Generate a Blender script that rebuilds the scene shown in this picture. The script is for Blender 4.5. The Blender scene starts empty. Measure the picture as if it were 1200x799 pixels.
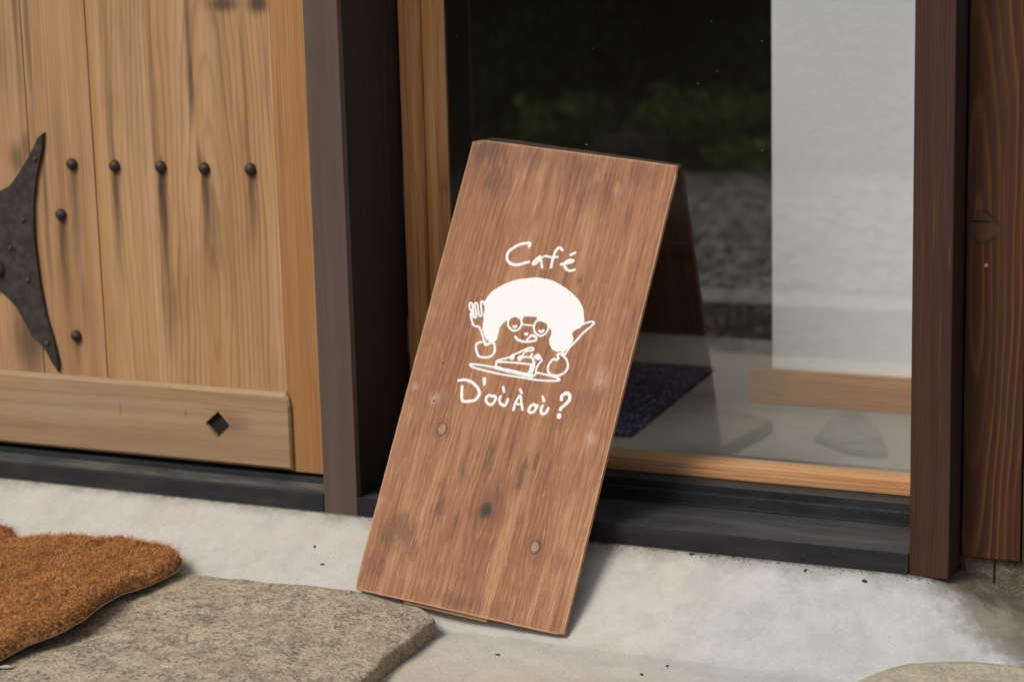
import bpy, bmesh, math, random
import numpy as np
from mathutils import Vector, Matrix, noise
from mathutils.geometry import tessellate_polygon
R = math.radians
S = bpy.context.scene
COL = S.collection
random.seed(7)
rng = np.random.default_rng(7)

# ------------------------------------------------------------------ camera
cd = bpy.data.cameras.new('camera'); cam = bpy.data.objects.new('camera', cd); COL.objects.link(cam)
pitch, yaw, roll = R(10.9), R(25.5), R(-1.5)
fw = Vector((-math.sin(yaw)*math.cos(pitch), math.cos(yaw)*math.cos(pitch), -math.sin(pitch)))
rt = Vector((math.cos(yaw), math.sin(yaw), 0)); up = rt.cross(fw)
rt, up = rt*math.cos(roll)+up*math.sin(roll), up*math.cos(roll)-rt*math.sin(roll)
mw = Matrix((rt, up, -fw)).transposed().to_4x4(); mw.translation = (0, 0, 1.35)
cam.matrix_world = mw
cd.sensor_width = 36; cd.lens = 73.5; cd.clip_end = 500; cd.clip_start = 0.05
cd.dof.use_dof = True; cd.dof.focus_distance = 3.93; cd.dof.aperture_fstop = 2.8
S.camera = cam

# ------------------------------------------------------------------ light
SUN_EL, SUN_AZ = 50, 206          # azimuth of the sun, degrees clockwise from +Y
w = bpy.data.worlds.new('World'); S.world = w; w.use_nodes = True
nt = w.node_tree; nt.nodes.clear()
sk = nt.nodes.new('ShaderNodeTexSky'); sk.sky_type = 'NISHITA'; sk.sun_disc = False
sk.sun_elevation = R(SUN_EL); sk.sun_rotation = R(SUN_AZ); sk.dust_density = 3.0; sk.air_density = 0.8
bg = nt.nodes.new('ShaderNodeBackground'); bg.inputs[1].default_value = 0.085
wo = nt.nodes.new('ShaderNodeOutputWorld')
hs = nt.nodes.new('ShaderNodeHueSaturation'); hs.inputs['Saturation'].default_value = .5     # thin overcast
nt.links.new(sk.outputs[0], hs.inputs['Color']); nt.links.new(hs.outputs[0], bg.inputs[0]); nt.links.new(bg.outputs[0], wo.inputs[0])
sd = bpy.data.lights.new('sun', 'SUN'); sun = bpy.data.objects.new('sun', sd); COL.objects.link(sun)
sd.energy = 2.0; sd.angle = R(20); sd.color = (1, .965, .91)
to_sun = Vector((math.sin(R(SUN_AZ))*math.cos(R(SUN_EL)), math.cos(R(SUN_AZ))*math.cos(R(SUN_EL)), math.sin(R(SUN_EL))))
sun.rotation_euler = to_sun.to_track_quat('Z', 'Y').to_euler()
S.view_settings.view_transform = 'Standard'; S.view_settings.look = 'None'
S.view_settings.gamma = 1; S.view_settings.use_curve_mapping = False
S.view_settings.exposure = 0.32

# ------------------------------------------------------------------ node helpers
class NB:
    def __init__(s, name):
        s.m = bpy.data.materials.new(name); s.m.use_nodes = True
        s.t = s.m.node_tree; s.t.nodes.clear()
        s.out = s.t.nodes.new('ShaderNodeOutputMaterial')
    def n(s, typ, **kw):
        x = s.t.nodes.new(typ)
        for k, v in kw.items(): setattr(x, k, v)
        return x
    def put(s, sock, v):
        if isinstance(v, bpy.types.NodeSocket): s.t.links.new(v, sock)
        elif v is not None: sock.default_value = v
    def math(s, op, a, b=None, c=None, clamp=False):
        x = s.n('ShaderNodeMath', operation=op, use_clamp=clamp)
        s.put(x.inputs[0], a); s.put(x.inputs[1], b); s.put(x.inputs[2], c)
        return x.outputs[0]
    def add(s, a, b): return s.math('ADD', a, b)
    def sub(s, a, b): return s.math('SUBTRACT', a, b)
    def mul(s, a, b): return s.math('MULTIPLY', a, b)
    def vec(s, x, y, z):
        c = s.n('ShaderNodeCombineXYZ')
        for i, v in enumerate((x, y, z)): s.put(c.inputs[i], v)
        return c.outputs[0]
    def coords(s):
        tc = s.n('ShaderNodeTexCoord'); sp = s.n('ShaderNodeSeparateXYZ')
        s.t.links.new(tc.outputs['Object'], sp.inputs[0])
        s.P = tc.outputs['Object']
        return sp.outputs[0], sp.outputs[1], sp.outputs[2]
    def noise(s, v, scale=1., detail=3., rough=.55, dist=0.):
        x = s.n('ShaderNodeTexNoise'); s.put(x.inputs['Vector'], v)
        x.inputs['Scale'].default_value = scale; x.inputs['Detail'].default_value = detail
        x.inputs['Roughness'].default_value = rough; x.inputs['Distortion'].default_value = dist
        return x.outputs[0]
    def vor(s, v, scale, feature='F1', out=0, rnd=1.):
        x = s.n('ShaderNodeTexVoronoi', feature=feature); s.put(x.inputs['Vector'], v)
        x.inputs['Scale'].default_value = scale; x.inputs['Randomness'].default_value = rnd
        return x.outputs[out]
    def ramp(s, f, pts, interp='LINEAR'):
        x = s.n('ShaderNodeValToRGB'); s.put(x.inputs[0], f); e = x.color_ramp.elements
        x.color_ramp.interpolation = interp
        while len(e) < len(pts): e.new(.5)
        for el, (p, c) in zip(e, pts):
            el.position = p
            el.color = (c, c, c, 1) if not isinstance(c, (tuple, list)) else (*c, 1)
        return x.outputs[0]
    def step(s, f, lo, hi):
        x = s.n('ShaderNodeMapRange', interpolation_type='SMOOTHSTEP'); s.put(x.inputs[0], f)
        x.inputs[1].default_value = lo; x.inputs[2].default_value = hi
        return x.outputs[0]
    def mix(s, f, a, b, mode='MIX'):
        x = s.n('ShaderNodeMix', data_type='RGBA', blend_type=mode, clamp_factor=True)
        s.put(x.inputs[0], f)
        s.put(x.inputs[6], (*a, 1) if isinstance(a, tuple) else a)
        s.put(x.inputs[7], (*b, 1) if isinstance(b, tuple) else b)
        return x.outputs[2]
    def blob(s, A, L, a0, l0, ra, rl, wob=None, soft=.3):
        """mask: 1 inside an ellipse at (a0,l0), 0 outside, edge broken by wob"""
        dx = s.mul(s.sub(A, a0), 1/ra); dz = s.mul(s.sub(L, l0), 1/rl)
        d = s.math('SQRT', s.add(s.mul(dx, dx), s.mul(dz, dz)))
        if wob is not None: d = s.add(d, wob)
        return s.sub(1., s.step(d, soft, 1.))
    def bsdf(s, col, rough=.6, bump=None, bd=.001, bs=1., metal=0., spec=.4, normal=None):
        b = s.n('ShaderNodeBsdfPrincipled')
        s.put(b.inputs['Base Color'], (*col, 1) if isinstance(col, tuple) else col)
        s.put(b.inputs['Roughness'], rough); s.put(b.inputs['Metallic'], metal)
        b.inputs['Specular IOR Level'].default_value = spec
        if bump is not None:
            u = s.n('ShaderNodeBump'); u.inputs['Strength'].default_value = bs
            u.inputs['Distance'].default_value = bd; s.put(u.inputs['Height'], bump)
            s.t.links.new(u.outputs[0], b.inputs['Normal'])
        s.t.links.new(b.outputs[0], s.out.inputs[0])
        return s.m

def wood(name, light, mid, dark, axis='Z', a0=0., c=.02, tilt=.03, l0=0., freq=60., ring=.5, fib=.45,
         rough=.6, bd=.0006, warp=.012, streak=35., extra=None, spec=.22, fscale=420., soft=.25, blotch=.25, knots=()):
    b = NB(name); X, Y, Z = b.coords()
    if axis == 'Z': A, L, D = X, Z, Y
    elif axis == 'X': A, L, D = Z, X, Y
    else: A, L, D = X, Y, Z
    for (ka, kl, kr) in knots:                    # grain flows round each knot
        g = b.blob(A, L, ka, kl, kr, kr*2.6, None, 0.)
        A = b.sub(A, b.mul(b.mul(b.sub(A, ka), g), .72))
    A0 = {'Z': X, 'X': Z, 'Y': X}[axis]
    wv = b.noise(b.vec(b.mul(A, 9.), b.mul(D, 9.), b.mul(L, 1.6)), 1, 2, .5)
    wf = b.noise(b.vec(b.mul(A, 70.), b.mul(D, 20.), b.mul(L, 5.)), 1, 2, .5)
    Aw = b.add(A, b.add(b.mul(b.sub(wv, .5), warp*4), b.mul(b.sub(wf, .5), warp*.5)))
    da = b.sub(Aw, a0); dc = b.add(b.mul(b.sub(L, l0), tilt), c)
    r = b.math('SQRT', b.add(b.mul(da, da), b.mul(dc, dc)))
    rr = b.mul(r, freq)
    fr = b.math('FRACT', rr)
    rg = b.ramp(fr, [(0, .15), (.1, 0), (.5, .15), (.88, 1), (1, .15)], 'EASE')
    gate = b.noise(b.vec(b.mul(rr, .35), 0., b.mul(L, .8)), 1, 2, .6)
    rg = b.mul(rg, b.step(gate, .25, .65))
    st = b.noise(b.vec(b.mul(A, streak), b.mul(D, streak), b.mul(L, streak*.03)), 1, 5, .6)
    fi = b.noise(b.vec(b.mul(A, fscale), b.mul(D, fscale), b.mul(L, fscale*.02)), 1, 4, .65)
    bl = b.noise(b.vec(b.mul(A, 7.), b.mul(D, 7.), b.mul(L, 2.5)), 1, 4, .6)
    col = b.mix(b.step(st, .3, .7), light, mid)
    col = b.mix(b.mul(rg, ring), col, dark)
    col = b.mix(b.mul(b.step(fi, .42, .8), fib), col, dark)
    col = b.mix(b.mul(b.step(bl, .45, .8), blotch), col, dark)
    h = b.add(b.mul(rg, -.5), b.mul(fi, 1.))
    rgh = rough
    if extra: b.Ak = A; col, h, rgh = extra(b, A0, L, D, col, h, rough, bl)
    return b.bsdf(col, rgh, h, bd, 1., spec=spec)

# ------------------------------------------------------------------ object helpers
def link(name, me, mat=None, parent=None, smooth=False):
    o = bpy.data.objects.new(name, me); COL.objects.link(o)
    if mat: me.materials.append(mat)
    if parent: o.parent = parent
    if smooth: me.polygons.foreach_set('use_smooth', [True]*len(me.polygons))
    return o
def pyd(name, v, f, mat, parent=None, smooth=False):
    me = bpy.data.meshes.new(name); me.from_pydata(v, [], f); me.update()
    return link(name, me, mat, parent, smooth)
def bobj(name, bm, mat, parent=None, smooth=False):
    me = bpy.data.meshes.new(name); bmesh.ops.recalc_face_normals(bm, faces=bm.faces)
    bm.to_mesh(me); bm.free()
    return link(name, me, mat, parent, smooth)
def npmesh(name, v, f, mat, parent=None, smooth=False):
    me = bpy.data.meshes.new(name); v = np.asarray(v, np.float32); f = np.asarray(f, np.int32); k = f.shape[1]
    me.vertices.add(len(v)); me.vertices.foreach_set('co', v.ravel())
    me.loops.add(f.size); me.loops.foreach_set('vertex_index', f.ravel())
    me.polygons.add(len(f)); me.polygons.foreach_set('loop_start', np.arange(len(f), dtype=np.int32)*k)
    me.update(calc_edges=True); me.validate()
    return link(name, me, mat, parent, smooth)
def box_bm(x0, x1, y0, y1, z0, z1, bev=.0015, seg=2, bm=None):
    nb = bmesh.new()
    bmesh.ops.create_cube(nb, size=1)
    for v in nb.verts:
        v.co = Vector(((x0+x1)/2+v.co.x*(x1-x0), (y0+y1)/2+v.co.y*(y1-y0), (z0+z1)/2+v.co.z*(z1-z0)))
    if bev: bmesh.ops.bevel(nb, geom=nb.edges[:], offset=bev, segments=seg, affect='EDGES', profile=.6)
    if bm is None: return nb
    me = bpy.data.meshes.new('t'); nb.to_mesh(me); nb.free(); bm.from_mesh(me); bpy.data.meshes.remove(me)
    return bm
def box(name, x0, x1, y0, y1, z0, z1, mat, parent=None, bev=.0015, seg=2):
    return bobj(name, box_bm(x0, x1, y0, y1, z0, z1, bev, seg), mat, parent)
def prism(name, poly, y0, y1, mat, parent=None, bev=0., plane='XZ'):
    """2-D outline extruded from y0 (front) to y1"""
    bm = bmesh.new()
    P = (lambda a, b, d: (a, d, b)) if plane == 'XZ' else (lambda a, b, d: (d, a, b)) if plane == 'YZ' else (lambda a, b, d: (a, b, d))
    fr = [bm.verts.new(P(a, b, y0)) for a, b in poly]; bk = [bm.verts.new(P(a, b, y1)) for a, b in poly]
    tri = tessellate_polygon([[Vector((a, b, 0)) for a, b in poly]])
    n = len(poly)
    if bev:
        f = bm.faces.new(fr); g = bm.faces.new(bk[::-1])
    else:
        for t in tri:
            try: bm.faces.new([fr[i] for i in t]); bm.faces.new([bk[i] for i in t][::-1])
            except ValueError: pass
    for i in range(n): bm.faces.new((fr[i], fr[(i+1) % n], bk[(i+1) % n], bk[i]))
    if bev:
        es = [e for e in bm.edges if all(v in fr for v in e.verts)]
        bmesh.ops.bevel(bm, geom=es, offset=bev, segments=2, affect='EDGES')
    return bobj(name, bm, mat, parent)
def empty(name, loc=(0, 0, 0)):
    o = bpy.data.objects.new(name, None); COL.objects.link(o); o.location = loc; o.empty_display_size = .1; return o
def tag(o, label=None, cat=None, group=None, kind=None):
    if label: o['label'] = label
    if cat: o['category'] = cat
    if group: o['group'] = group
    if kind: o['kind'] = kind
    return o
def root(name, label, cat, loc, group=None):
    """an Empty at the thing's base; parts are built in world coordinates and re-parented without moving"""
    return tag(empty(name, loc), label, cat, group)
def under(o, parent):
    o.parent = parent; o.matrix_parent_inverse = Matrix.Translation(-Vector(parent.location)); return o
def pbox(name, par, *a, **k): return under(box(name, *a, **k), par)

def fbm(x, y, z=0., o=4):
    return noise.fractal(Vector((x, y, z)), 1., 2., o)

# ------------------------------------------------------------------ materials
def door_stains(lines, patches=()):
    def f(b, A, L, D, col, h, rough, bl):
        wob = b.noise(b.vec(b.mul(A, 130.), 0., b.mul(L, 9.)), 1, 5, .7)
        sh = b.mul(b.sub(b.noise(b.vec(0., 0., b.mul(L, 5.)), 1, 2, .5), .5), .016)
        As = b.add(A, sh)
        tot = None
        for (x, z0, z1, wd, s) in lines:     # z0 strong end, fades to z1
            d = b.math('ABSOLUTE', b.sub(As, x))
            m = b.sub(1., b.step(b.add(d, b.mul(b.sub(wob, .5), wd*1.5)), wd*.05, wd))
            sf = .012 if min(abs(z0-q) for q in (.885, .895, .775, .505)) < .003 else .13
            if z1 < z0: e = b.mul(b.step(L, z1, z0), b.sub(1., b.step(L, z0, z0+sf)))
            else: e = b.mul(b.sub(1., b.step(L, z0, z1)), b.step(L, z0-sf, z0))
            m = b.mul(b.mul(m, e), s)
            tot = m if tot is None else b.math('MAXIMUM', tot, m)
        for (x, z, rx, rz, s) in patches:
            m = b.mul(b.blob(A, L, x, z, rx, rz, b.mul(b.sub(wob, .5), .7), .1), s)
            tot = m if tot is None else b.math('MAXIMUM', tot, m)
        return b.mix(tot, col, (.035, .026, .02)), h, rough
    return f
DL, DM, DD = (.48, .295, .155), (.375, .205, .092), (.17, .072, .028)
M = {}
M['door_a'] = wood('door_wood_left', DL, DM, DD, a0=-3.2, c=.05, freq=70, ring=.35,
                   extra=door_stains([(-2.935, 1.25, .9, .012, .5), (-2.96, .62, .35, .03, .5)], [(-2.96, .50, .07, .14, .7), (-2.955, .90, .035, .06, .6), (-2.93, .93, .02, .05, .5), (-2.99, 1.15, .05, .2, .25)]))
M['door_b'] = wood('door_wood_narrow', DL, DM, DD, a0=-3.1, c=.05, freq=130, ring=.4,
                   extra=door_stains([(-2.8067, .885, .50, .018, .65), (-2.8454, .775, .43, .019, .75), (-2.8257, .505, .41, .015, .5), (-2.80, .6, .43, .012, .4),
                                      (-2.905, 1.25, .8, .012, .5), (-2.885, .85, .42, .011, .55), (-2.84, .95, .50, .02, .18)]))
M['door_c'] = wood('door_wood_wide', (.51, .32, .165), (.41, .23, .10), (.17, .07, .026), a0=-2.455, c=-.010, tilt=.10, l0=.50, freq=74, ring=.46, warp=.018, streak=24, blotch=.4,
                   extra=door_stains([(-2.6943, .885, .56, .019, .8), (-2.5753, .885, .46, .021, .9), (-2.4655, .885, .60, .017, .85), (-2.3516, .885, .66, .022, .7),
                                      (-2.7000, .895, 1.6, .016, .42), (-2.588, .895, 1.6, .010, .50), (-2.478, .895, .97, .008, .7), (-2.49, 1.06, 1.7, .013, .7), (-2.357, .895, 1.5, .009, .4), (-2.3535, .895, .93, .008, .6), (-2.576, .895, .925, .008, .6), (-2.466, .895, .93, .007, .6), (-2.694, .895, .925, .007, .5),
                                      (-2.40, 1.25, .55, .02, .20), (-2.655, 1.25, .6, .012, .25), (-2.575, .60, .44, .030, .35), (-2.45, .80, .58, .016, .35), (-2.64, 1.3, .5, .045, .16), (-2.42, 1.3, .6, .05, .16), (-2.53, 1.3, .6, .03, .12)],
                                     [(-2.40, 1.232, .06, .030, .8), (-2.315, 1.232, .045, .035, .85), (-2.302, 1.08, .006, .2, .35)]))
M['door_d'] = wood('door_wood_stile', (.43, .225, .092), (.355, .165, .06), (.19, .068, .02), a0=-2.6, c=.03, freq=170, ring=.5, extra=door_stains([(-2.275, 1.0, .4, .008, .25)]))
def rail_x(b, A, L, D, col, h, rough, bl):
    m = b.blob(L, A, -2.43, .345, .07, .03, b.mul(b.sub(bl, .5), 1.2), .1)
    m2 = b.blob(L, A, -2.44, .373, .10, .006, b.mul(b.sub(bl, .5), 1.2), .1)
    m3 = b.blob(L, A, -2.712, .355, .0025, .022, b.mul(b.sub(bl, .5), 1.), .4)
    m4 = b.blob(L, A, -2.54, .36, .002, .018, b.mul(b.sub(bl, .5), 1.), .4)
    m = b.math('MAXIMUM', b.mul(m, .45), b.math('MAXIMUM', b.mul(m2, .35), b.mul(b.math('MAXIMUM', m3, m4), .55)))
    grey = b.step(b.noise(b.vec(b.mul(L, 3.), b.mul(A, 12.), 0.), 1, 3, .6), .4, .75)
    col = b.mix(b.mul(grey, .35), col, (.30, .235, .17))
    return b.mix(m, col, (.07, .045, .03)), h, rough
M['rail'] = wood('door_rail_wood', (.42, .28, .155), (.34, .21, .11), (.20, .105, .05), axis='X', a0=.30, c=.02, tilt=.02, l0=-2.9, freq=45, ring=.28, streak=22, extra=rail_x)
def lite_flecks(b, A, L, D, col, h, rough, bl):
    f = b.noise(b.vec(b.mul(A, 260.), b.mul(D, 260.), b.mul(L, 9.)), 1, 3, .6)
    return b.mix(b.mul(b.step(f, .62, .8), .35), col, (.22, .16, .12)), h, rough
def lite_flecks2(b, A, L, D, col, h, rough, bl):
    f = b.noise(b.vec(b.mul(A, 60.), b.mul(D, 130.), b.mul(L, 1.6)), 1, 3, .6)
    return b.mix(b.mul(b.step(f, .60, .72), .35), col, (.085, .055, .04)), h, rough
M['post_l'] = wood('weathered_post_wood', (.118, .086, .068), (.098, .069, .053), (.055, .036, .026), a0=-2.4, c=.02, freq=180, ring=.35, extra=lite_flecks, rough=.7, blotch=.3)
def orange_lines(k):
    def f(b, A, L, D, col, h, rough, bl):
        f1 = b.noise(b.vec(b.mul(A, 150.), b.mul(D, 150.), b.mul(L, 4.)), 1, 3, .6)
        return b.mix(b.mul(b.step(f1, .58, .74), k), col, (.19, .075, .03)), h, rough
    return f
M['post_r'] = wood('brown_post_wood', (.062, .03, .019), (.048, .022, .014), (.022, .01, .006), a0=-.99, c=.012, tilt=.05, l0=.9, freq=150, ring=.6, extra=orange_lines(.55), rough=.6)
def plank_x(b, A, L, D, col, h, rough, bl):
    # two knots and the pale raised late wood that bends round them
    dx = b.mul(b.sub(A, -.822), 1/.040); dz = b.mul(b.sub(L, .825), 1/.046)
    wob = b.mul(b.sub(b.noise(b.P, 30, 2, .5), .5), .5)
    d = b.add(b.math('SQRT', b.add(b.mul(dx, dx), b.mul(dz, dz))), wob)
    k = b.sub(1., b.step(d, .5, .62))
    col = b.mix(b.mul(k, .7), col, (.075, .038, .022))
    ringk = b.mul(b.mul(b.sub(1., b.step(b.math('ABSOLUTE', b.sub(d, .60)), .02, .12)), .6), b.step(b.noise(b.P, 40, 2, .5), .42, .58))
    col = b.mix(ringk, col, (.012, .006, .004))
    ck = b.blob(A, L, -.826, .835, .032, .0022, b.mul(wob, 1.2), .5)
    col = b.mix(b.mul(ck, .95), col, (.006, .004, .003))
    n2 = b.blob(A, L, -.817, .757, .0045, .0045, None, .5)
    col = b.mix(n2, col, (.30, .24, .20))
    gl = b.math('FRACT', b.add(b.mul(L, 95.), b.mul(b.noise(b.P, 14, 2, .5), 3.)))
    sc = b.mul(b.mul(b.step(gl, .7, .95), b.step(b.noise(b.P, 11, 2, .5), .52, .66)), .2)
    return b.mix(sc, col, (.012, .006, .004)), b.sub(h, b.mul(k, .5)), rough
def plank_extra(b, A, L, D, col, h, rough, bl):
    c, h, r = orange_lines(.35)(b, A, L, D, col, h, rough, bl)
    return plank_x(b, A, L, D, c, h, r, bl)
M['plank'] = wood('dark_red_plank_wood', (.058, .023, .011), (.038, .015, .007), (.20, .08, .03), a0=-.835, c=.006, tilt=.075, l0=.80, freq=75, ring=.55, fib=.15, extra=plank_extra, bd=.0018, warp=.012, rough=.6, blotch=0.)
M['plank2'] = wood('dark_red_plank_wood_plain', (.058, .023, .011), (.038, .015, .007), (.17, .068, .027), a0=-.6, c=.02, tilt=.05, l0=.2, freq=70, ring=.5, fib=.15, bd=.0018, rough=.6, blotch=0.)
M['frame'] = wood('window_frame_wood', (.66, .38, .17), (.56, .25, .08), (.34, .11, .03), a0=-2.2, c=.02, freq=190, ring=.6, streak=90)
M['post_dark'] = wood('dark_post_wood', (.022, .0125, .009), (.016, .009, .0065), (.008, .005, .003), axis='Z', a0=-2.4, c=.02, freq=180, ring=.4, extra=lite_flecks2, rough=.65)  # post body, much darker than its front board
M['frame_h'] = wood('window_rail_wood', (.56, .36, .19), (.46, .22, .085), (.30, .105, .03), axis='X', a0=.21, c=.02, tilt=.01, freq=150, ring=.75, streak=110, warp=.004)
M['base'] = wood('baseboard_wood', (.52, .26, .095), (.42, .175, .055), (.20, .07, .02), axis='X', a0=.12, c=.03, tilt=.05, l0=-1.9, freq=110, ring=.6)
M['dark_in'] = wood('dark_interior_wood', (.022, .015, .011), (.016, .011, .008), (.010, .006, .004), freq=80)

def board_x(b, A, L, D, col, h, rough, bl):
    w1 = b.mul(b.sub(b.noise(b.vec(b.mul(A, 55.), 0., b.mul(L, 14.)), 1, 5, .7), .5), 2.2)
    w2 = b.mul(b.sub(b.noise(b.vec(b.mul(A, 420.), 0., b.mul(L, 40.)), 1, 3, .7), .5), 3.2)
    # long pale sapwood flames
    fl = b.noise(b.vec(b.mul(b.Ak, 30.), 0., b.mul(L, 2.2)), 1, 4, .62, .6)
    col = b.mix(b.mul(b.step(fl, .50, .66), .34), col, (.58, .31, .15))
    # short pale flecks and dark pores running with the grain
    fk = b.noise(b.vec(b.mul(b.Ak, 560.), 0., b.mul(L, 15.)), 1, 4, .66)
    col = b.mix(b.mul(b.step(fk, .55, .66), .75), col, (.62, .36, .20))
    pk = b.noise(b.vec(b.add(b.mul(b.Ak, 620.), 17.), 0., b.mul(L, 19.)), 1, 4, .66)
    col = b.mix(b.mul(b.step(pk, .55, .66), .75), col, (.12, .045, .022))
    # grey weathering and dark bruises
    for (a, l, ra, rl, s) in ((.03, .93, .05, .075, .6), (.06, .87, .05, .06, .4), (.12, .94, .06, .05, .35), (.22, .92, .09, .07, .35), (.29, .87, .06, .07, .35), (.36, .93, .07, .06, .3),
                              (.06, .13, .045, .06, .6), (.13, .19, .012, .05, .6), (.10, .10, .03, .03, .4), (.374, .455, .035, .06, .35), (.03, .05, .04, .05, .4),
                              (.155, .29, .010, .06, .6), (.205, .30, .012, .07, .55), (.278, .28, .011, .07, .7), (.30, .31, .008, .05, .6), (.24, .25, .010, .05, .5), (.245, .34, .008, .05, .45), (.33, .30, .008, .04, .4),
                              (.12, .24, .012, .03, .5), (.42, .62, .02, .05, .25), (.36, .83, .01, .05, .3), (.25, .84, .012, .06, .3), (.17, .82, .01, .05, .25), (.385, .30, .02, .07, .25), (.08, .60, .008, .05, .2), (.395, .14, .02, .04, .35), (.21, .02, .12, .02, .3), (.17, .17, .01, .05, .4)):
        m = b.blob(A, L, a, l, ra, rl, b.add(w1, b.mul(w2, .6)), .1)
        col = b.mix(b.mul(m, s*.95), col, (.045, .027, .020))
    # pale scuffs on the edges
    for (a, l, ra, rl, s) in ((.055, .40, .012, .02, .4), (.385, .50, .02, .03, .3), (.40, .38, .02, .02, .3), (.01, .42, .012, .012, .3)):
        m = b.blob(A, L, a, l, ra, rl, b.add(w1, w2), .1)
        col = b.mix(b.mul(m, s), col, (.56, .46, .38))
    # the dark dead knot and ringed small knots
    wob = b.mul(b.sub(b.noise(b.vec(A, 0., L), 60, 3, .6), .5), .9)
    for (a, l, r_, s, ring) in ((.2264, .2041, .0175, .93, 0), (.3425, .1535, .0105, .6, 1), (.2923, .6896, .006, .6, 0), (.0907, .3451, .010, .5, 1), (.0242, .5428, .012, .35, 0)):
        dx = b.sub(A, a); dz = b.mul(b.sub(L, l), .78)
        d = b.add(b.mul(b.math('SQRT', b.add(b.mul(dx, dx), b.mul(dz, dz))), 1/r_), b.mul(wob, .7))
        halo = b.sub(1., b.step(d, .8, 2.6))
        col = b.mix(b.mul(halo, .40*s), col, (.12, .045, .022))
        if ring:
            rg = b.sub(1., b.step(b.math('ABSOLUTE', b.sub(d, .95)), .05, .28))
            col = b.mix(b.mul(b.sub(1., b.step(d, .7, 1.)), .55), col, (.36, .25, .16))
            col = b.mix(b.mul(b.mul(rg, b.step(b.add(w1, w2), -.5, .2)), .85), col, (.05, .022, .013))
            hr = b.math('FRACT', b.mul(d, 1.6)); hm = b.mul(b.mul(b.step(hr, .5, .9), b.mul(b.step(d, 1., 1.3), b.sub(1., b.step(d, 1.8, 2.6)))), .22)
            col = b.mix(hm, col, (.12, .05, .025))
        else:
            col = b.mix(b.mul(b.sub(1., b.step(d, .25, 1.1)), s), col, (.022, .014, .013) if s > .8 else (.3, .13, .07) if s < .4 else (.07, .03, .02))
    for (a, l) in ((.0575, .398), (.0545, .477), (.31, .60)):
        col = b.mix(b.blob(A, L, a, l, .0028, .0028, None, .6), col, (.02, .012, .01))
    # worn, paler arrises
    ed = b.math('MINIMUM', b.math('MINIMUM', b.add(A, b.mul(L, .0142)), b.sub(b.sub(.4417, b.mul(L, .0088)), A)), b.math('MINIMUM', L, b.sub(.9568, L)))
    wr = b.sub(1., b.step(b.add(ed, b.mul(w2, .0012)), .0008, .0042))
    col = b.mix(b.mul(wr, .5), col, (.58, .36, .20))
    sc = b.noise(b.vec(b.add(b.mul(A, 90.), b.mul(L, 40.)), 0., b.sub(b.mul(L, 60.), b.mul(A, 30.))), 1, 2, .5)
    scr = b.mul(b.sub(1., b.step(b.math('ABSOLUTE', b.sub(sc, .5)), .0, .006)), b.step(b.noise(b.vec(A, 0., L), 9, 2, .5), .55, .65))
    col = b.mix(b.mul(scr, .35), col, (.6, .42, .28))
    h = b.add(h, b.mul(fk, .8))
    return col, h, b.add(rough, b.mul(fk, .2))
M['board'] = wood('stained_plywood_board', (.365, .162, .074), (.285, .111, .049), (.095, .036, .017), axis='Y', a0=.16, c=.01, tilt=.055, l0=.45, freq=95, ring=.5, fib=.3,
                  rough=.5, bd=.0009, warp=.016, streak=38, extra=board_x, spec=.3, blotch=.2, knots=((.2264, .2041, .045), (.3425, .1535, .034), (.0907, .3451, .032), (.2923, .6896, .02), (.12, .80, .03), (.36, .36, .03)))
M['board_edge'] = wood('plywood_edge', (.34, .17, .08), (.25, .11, .05), (.12, .05, .03), axis='Y', freq=300, ring=.5)
M['batten'] = wood('pale_batten_wood', (.68, .47, .25), (.6, .38, .18), (.45, .25, .11), axis='X', freq=200, ring=.2)

b = NB('white_paint'); X, Y, Z = b.coords()
n_ = b.noise(b.P, 220, 4, .6); n3 = b.noise(b.vec(b.mul(X, 300.), 0., b.mul(Y, 14.)), 1, 3, .6)
M['paint'] = b.bsdf(b.mix(b.mul(b.step(n3, .58, .74), .35), (.77, .765, .74), (.50, .36, .27)), .6, b.add(n_, n3), .0003)

b = NB('iron'); b.coords()
n_ = b.noise(b.P, 45, 5, .65); n2 = b.noise(b.P, 300, 3, .6)
c_ = b.mix(b.step(n_, .35, .7), (.030, .027, .026), (.075, .055, .045))
c_ = b.mix(b.mul(b.step(n2, .55, .75), .35), c_, (.15, .11, .08))
M['iron'] = b.bsdf(c_, .55, b.add(n_, b.mul(n2, .4)), .0015, metal=.35)
b = NB('rusty_iron'); b.coords()
n_ = b.noise(b.P, 160, 4, .65)
M['nail'] = b.bsdf(b.mix(b.step(n_, .4, .7), (.040, .022, .018), (.095, .05, .038)), .55, n_, .0015, metal=.3)

def metal(name, base, dust, k, rough):
    b = NB(name); X, Y, Z = b.coords()
    n1 = b.noise(b.vec(b.mul(X, 6.), b.mul(Y, 22.), b.mul(Z, 22.)), 1, 5, .65)
    n2 = b.noise(b.P, 420, 2, .5); n3 = b.noise(b.vec(b.mul(X, 3.), b.mul(Y, 160.), b.mul(Z, 60.)), 1, 4, .7)
    c = b.mix(b.mul(b.step(n1, .4, .75), k), base, dust)
    c = b.mix(b.mul(b.step(n2, .70, .78), .6), c, (.4, .38, .35))
    c = b.mix(b.mul(b.step(n3, .60, .75), k), c, dust)
    return b.bsdf(c, b.add(rough, b.mul(n1, .2)), n1, .0004, metal=.0, spec=.3)
M['sill'] = metal('black_aluminium', (.014, .014, .016), (.07, .068, .065), .3, .38)
M['sill_tread'] = metal('dusty_lit_black_metal', (.045, .044, .043), (.20, .185, .165), .6, .6)  # dust film, lightened further to paint the light on the upward tread
M['sill_flat'] = metal('lit_black_aluminium', (.026, .026, .028), (.11, .105, .10), .4, .42)  # lighter copy of the sill metal, painting the light on its tread
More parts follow.
